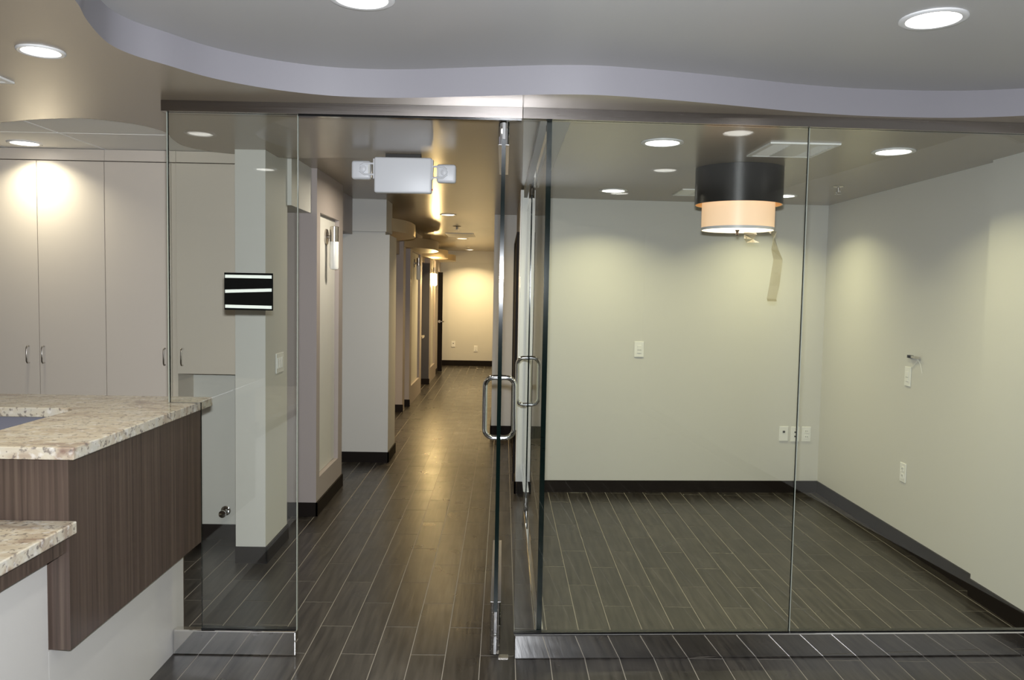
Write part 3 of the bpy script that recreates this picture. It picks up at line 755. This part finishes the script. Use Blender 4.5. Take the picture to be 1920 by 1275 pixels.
# emergency light
EY = 4.86
t = Thing('emergency_light', 'white twin-head emergency light unit under the taupe ceiling', 'emergency light', (-0.616, EY, SOF))
hs = t.part('housing', MB().box(-0.787, -0.443, EY - 0.03, EY + 0.03, 2.252, 2.463), M['emer'], bevel=0.012, seg=3, smooth=True)
t.part('mount', MB().box(-0.72, -0.51, EY - 0.02, EY + 0.025, 2.46, SOF - 0.0005), M['gap'])
t.part('test_button', MB().cyl((-0.444, EY - 0.01, 2.275), (1, 0, 0), 0.006, 0.006, 10), M['red'], parent=hs)
for s, hx, hz in ((-1, -0.868, 2.387), (1, -0.358, 2.375)):
    xe = -0.787 if s < 0 else -0.443
    t.part('side_cap', MB().box(min(xe, xe + s * 0.006), max(xe, xe + s * 0.006), EY - 0.022, EY + 0.022, 2.335, 2.452), M['emer'])
    hd = t.part('lamp_head', MB().box(hx - 0.058, hx + 0.058, EY - 0.012, EY + 0.05, hz - 0.055, hz + 0.055), M['emer'], bevel=0.016, seg=3, smooth=True)
    t.part('knuckle', MB().ring((hx - s * 0.012, EY - 0.012, hz + 0.006), (0, -1, 0), [(0.021, 0), (0.020, 0.006), (0.012, 0.011)], 18), M['emer'], parent=hd, smooth=True)
    t.part('bracket', MB().tube([(xe, EY - 0.016, hz + 0.037), (hx - s * 0.02, EY - 0.020, hz + 0.037), (hx + s * 0.004, EY - 0.020, hz + 0.02)], 0.006, 8)
           .tube([(xe, EY - 0.016, hz - 0.028), (hx - s * 0.02, EY - 0.020, hz - 0.028), (hx + s * 0.006, EY - 0.020, hz - 0.008)], 0.006, 8), M['emer'], parent=hd, smooth=True)
    t.part('lens', MB().box(hx - s * 0.05 - 0.006, hx - s * 0.05 + 0.006, EY - 0.016, EY + 0.045, hz - 0.03, hz + 0.035), M['clearp'], parent=hd)

# sconces
def sconce(xw, y, z, label, lit=False):
    t = Thing('wall_sconce', label, 'sconce', (xw, y, z), 'corridor wall sconces')
    t.part('backplate', MB().ring((xw, y - 0.0, z), (1, 0, 0), [(0.062, 0), (0.062, 0.012), (0.056, 0.016)], 28), M['nickel'], smooth=True)
    t.part('arm', MB().cyl((xw + 0.014, y, z), (1, 0, 0), 0.012, 0.03, 12), M['nickel'], smooth=True)
    t.part('holder', MB().ring((xw + 0.068, y, z - 0.035), (0, 0, 1), [(0.034, 0), (0.034, 0.115), (0.030, 0.117)], 24), M['nickel'], smooth=True)
    t.part('glass_shade', MB().ring((xw + 0.068, y, z - 0.036), (0, 0, -1), [(0.0335, 0), (0.034, 0.20), (0.030, 0.212), (0.012, 0.216)], 24), M['opal_lit' if lit else 'opal'], smooth=True, label='glowing white glass' if lit else 'white glass')
sconce(-1.389, 6.25, 2.07, 'unlit sconce with white glass on the nearest niche pier')
sconce(-1.366, 12.2, 2.07, 'unlit sconce on the second niche pier')
sconce(-1.339, 14.75, 2.0, 'lit sconce glowing on the far niche pier', True)

# ------------------------------------------------------------------ wall plates
def plate(c, n, w, h, label, cat, style, group=None):
    c = Vector(c); n = Vector(n).normalized(); u = Vector((0, 0, 1)).cross(n).normalized(); z = Vector((0, 0, 1))
    def bx(a0, a1, b0, b1, d0, d1):
        P = [c + u * a + z * b_ + n * d for d in (d0, d1) for a, b_ in ((a0, b0), (a1, b0), (a1, b1), (a0, b1))]
        return MB().add([tuple(p) for p in P], [(0, 3, 2, 1), (4, 5, 6, 7), (0, 1, 5, 4), (1, 2, 6, 5), (2, 3, 7, 6), (3, 0, 4, 7)])
    t = Thing('light_switch' if cat == 'switch' else 'wall_outlet' if cat == 'outlet' else 'data_plate', label, cat, tuple(c), group)
    t.part('plate', bx(-w / 2, w / 2, -h / 2, h / 2, 0, 0.006), M['plate'], bevel=0.002, seg=1)
    if style == 'rocker':
        r = t.part('rocker', bx(-0.0165, 0.0165, -0.033, 0.033, 0.006, 0.009), M['plate'], bevel=0.001, seg=1)
        t.part('seam', bx(-0.0165, 0.0165, -0.006, -0.004, 0.009, 0.0095), M['platehole'], parent=r)
    elif style == 'gang':
        for k in (-1, 0, 1): t.part('rocker', bx(k * 0.046 - 0.0165, k * 0.046 + 0.0165, -0.033, 0.033, 0.006, 0.010), M['plate'], bevel=0.001, seg=1)
    elif style == 'outlet':
        for s in (1, -1):
            r = t.part('socket', bx(-0.017, 0.017, s * 0.024 - 0.016, s * 0.024 + 0.016, 0.006, 0.0085), M['plate'], bevel=0.003, seg=2)
            for k in (-1, 1): t.part('slot', bx(k * 0.007 - 0.0016, k * 0.007 + 0.0016, s * 0.024 - 0.002, s * 0.024 + 0.008, 0.0085, 0.009), M['platehole'], parent=r)
    elif style == 'jack':
        t.part('jack', bx(-0.010, 0.010, 0.008, 0.026, 0.006, 0.009), M['platehole'])
    elif style == 'jack2':
        for s in (0.018, -0.018): t.part('jack', bx(-0.007, 0.007, s - 0.006, s + 0.006, 0.006, 0.009), M['platehole'])
    return t
nb = (0.0546, -1, 0)
def backy(x): return 6.617 + (x - 0.235) * 0.0565 - 0.0005
plate((1.14, backy(1.14), 1.211), nb, 0.08, 0.13, 'white rocker switch alone on the back wall of the room', 'switch', 'rocker')
plate((2.407, backy(2.407), 0.507), nb, 0.078, 0.126, 'white plate with one dark jack, left of the seam', 'data plate', 'jack')
plate((2.507, backy(2.507), 0.503), nb, 0.078, 0.126, 'white plate with two small jacks, middle of three', 'data plate', 'jack2')
plate((2.605, backy(2.605), 0.504), nb, 0.078, 0.126, 'duplex outlet nearest the room corner, right of three', 'outlet', 'outlet')
plate((2.7195, 5.309, 1.156), (-1, 0, 0), 0.078, 0.13, 'white switch plate under the wall bracket on the right wall', 'switch', 'rocker')
plate((2.7195, 5.31, 0.504), (-1, 0, 0), 0.078, 0.13, 'duplex outlet low on the right wall', 'outlet', 'outlet')
plate((-1.4195, 5.085, 1.197), (1, 0, 0), 0.165, 0.125, 'three-gang white switch on the side of the white column', 'switch', 'gang')
plate((-1.098, 17.6995, 0.48), (0, -1, 0), 0.085, 0.13, 'left white plate on the far corridor wall', 'data plate', 'jack')
plate((-0.60, 17.6995, 0.382), (0, -1, 0), 0.085, 0.13, 'right outlet on the far corridor wall', 'outlet', 'outlet')
t = Thing('wall_bracket', 'small metal bracket with a dangling wire on the right wall', 'bracket', (2.72, 5.22, 1.29))
t.part('bar', MB().box(2.700, 2.712, 5.152, 5.292, 1.286, 1.300), M['nickel'])
t.part('plug', MB().box(2.700, 2.7195, 5.25, 5.30, 1.283, 1.302), M['platehole'])
t.part('wire', MB().tube([(2.706, 5.17, 1.286), (2.714, 5.20, 1.26), (2.716, 5.27, 1.216)], 0.0018, 6).tube([(2.706, 5.17, 1.286), (2.714, 5.15, 1.25), (2.716, 5.125, 1.195)], 0.0014, 6), M['plate'])

# ------------------------------------------------------------------ corridor doors and shelf
t = Thing('door_3', 'dark wood door in the right-hand corridor wall', 'door', (0.13, 7.9, 0), kind='structure')
t.part('leaf', MB().box(0.112, 0.1315, 7.05, 8.75, 0.008, 2.13), M['darkdoor'])
t.part('frame', MB().box(0.104, 0.1315, 6.98, 7.048, 0, 2.19).box(0.104, 0.1315, 8.752, 8.82, 0, 2.19).box(0.104, 0.1315, 7.048, 8.752, 2.132, 2.19), M['darkdoor'])
t = Thing('door_4', 'open dark door at the far left of the corridor', 'door', (-1.4, 16.3, 0), kind='structure')
lf = t.part('leaf', MB().box(-1.94, -1.243, 16.30, 16.345, 0.008, 2.03), M['darkdoor'])
h = t.part('lever', MB().tube([(-1.30, 16.30, 1.03), (-1.30, 16.25, 1.03), (-1.20, 16.245, 1.03)], 0.012, 8), M['chrome'], label='chrome lever', smooth=True)
t.part('rose', MB().cyl((-1.30, 16.30, 1.03), (0, -1, 0), 0.03, 0.01, 16), M['chrome'], parent=h, smooth=True)
tag(MB().box(-1.94, -1.345, 13.35, 13.7, 0.855, 0.895).build('alcove_shelf', M['granite'], None, (-1.6, 13.5, 0.855), bevel=0.003, seg=1), 'short stone ledge projecting from the dark corridor opening', 'shelf')
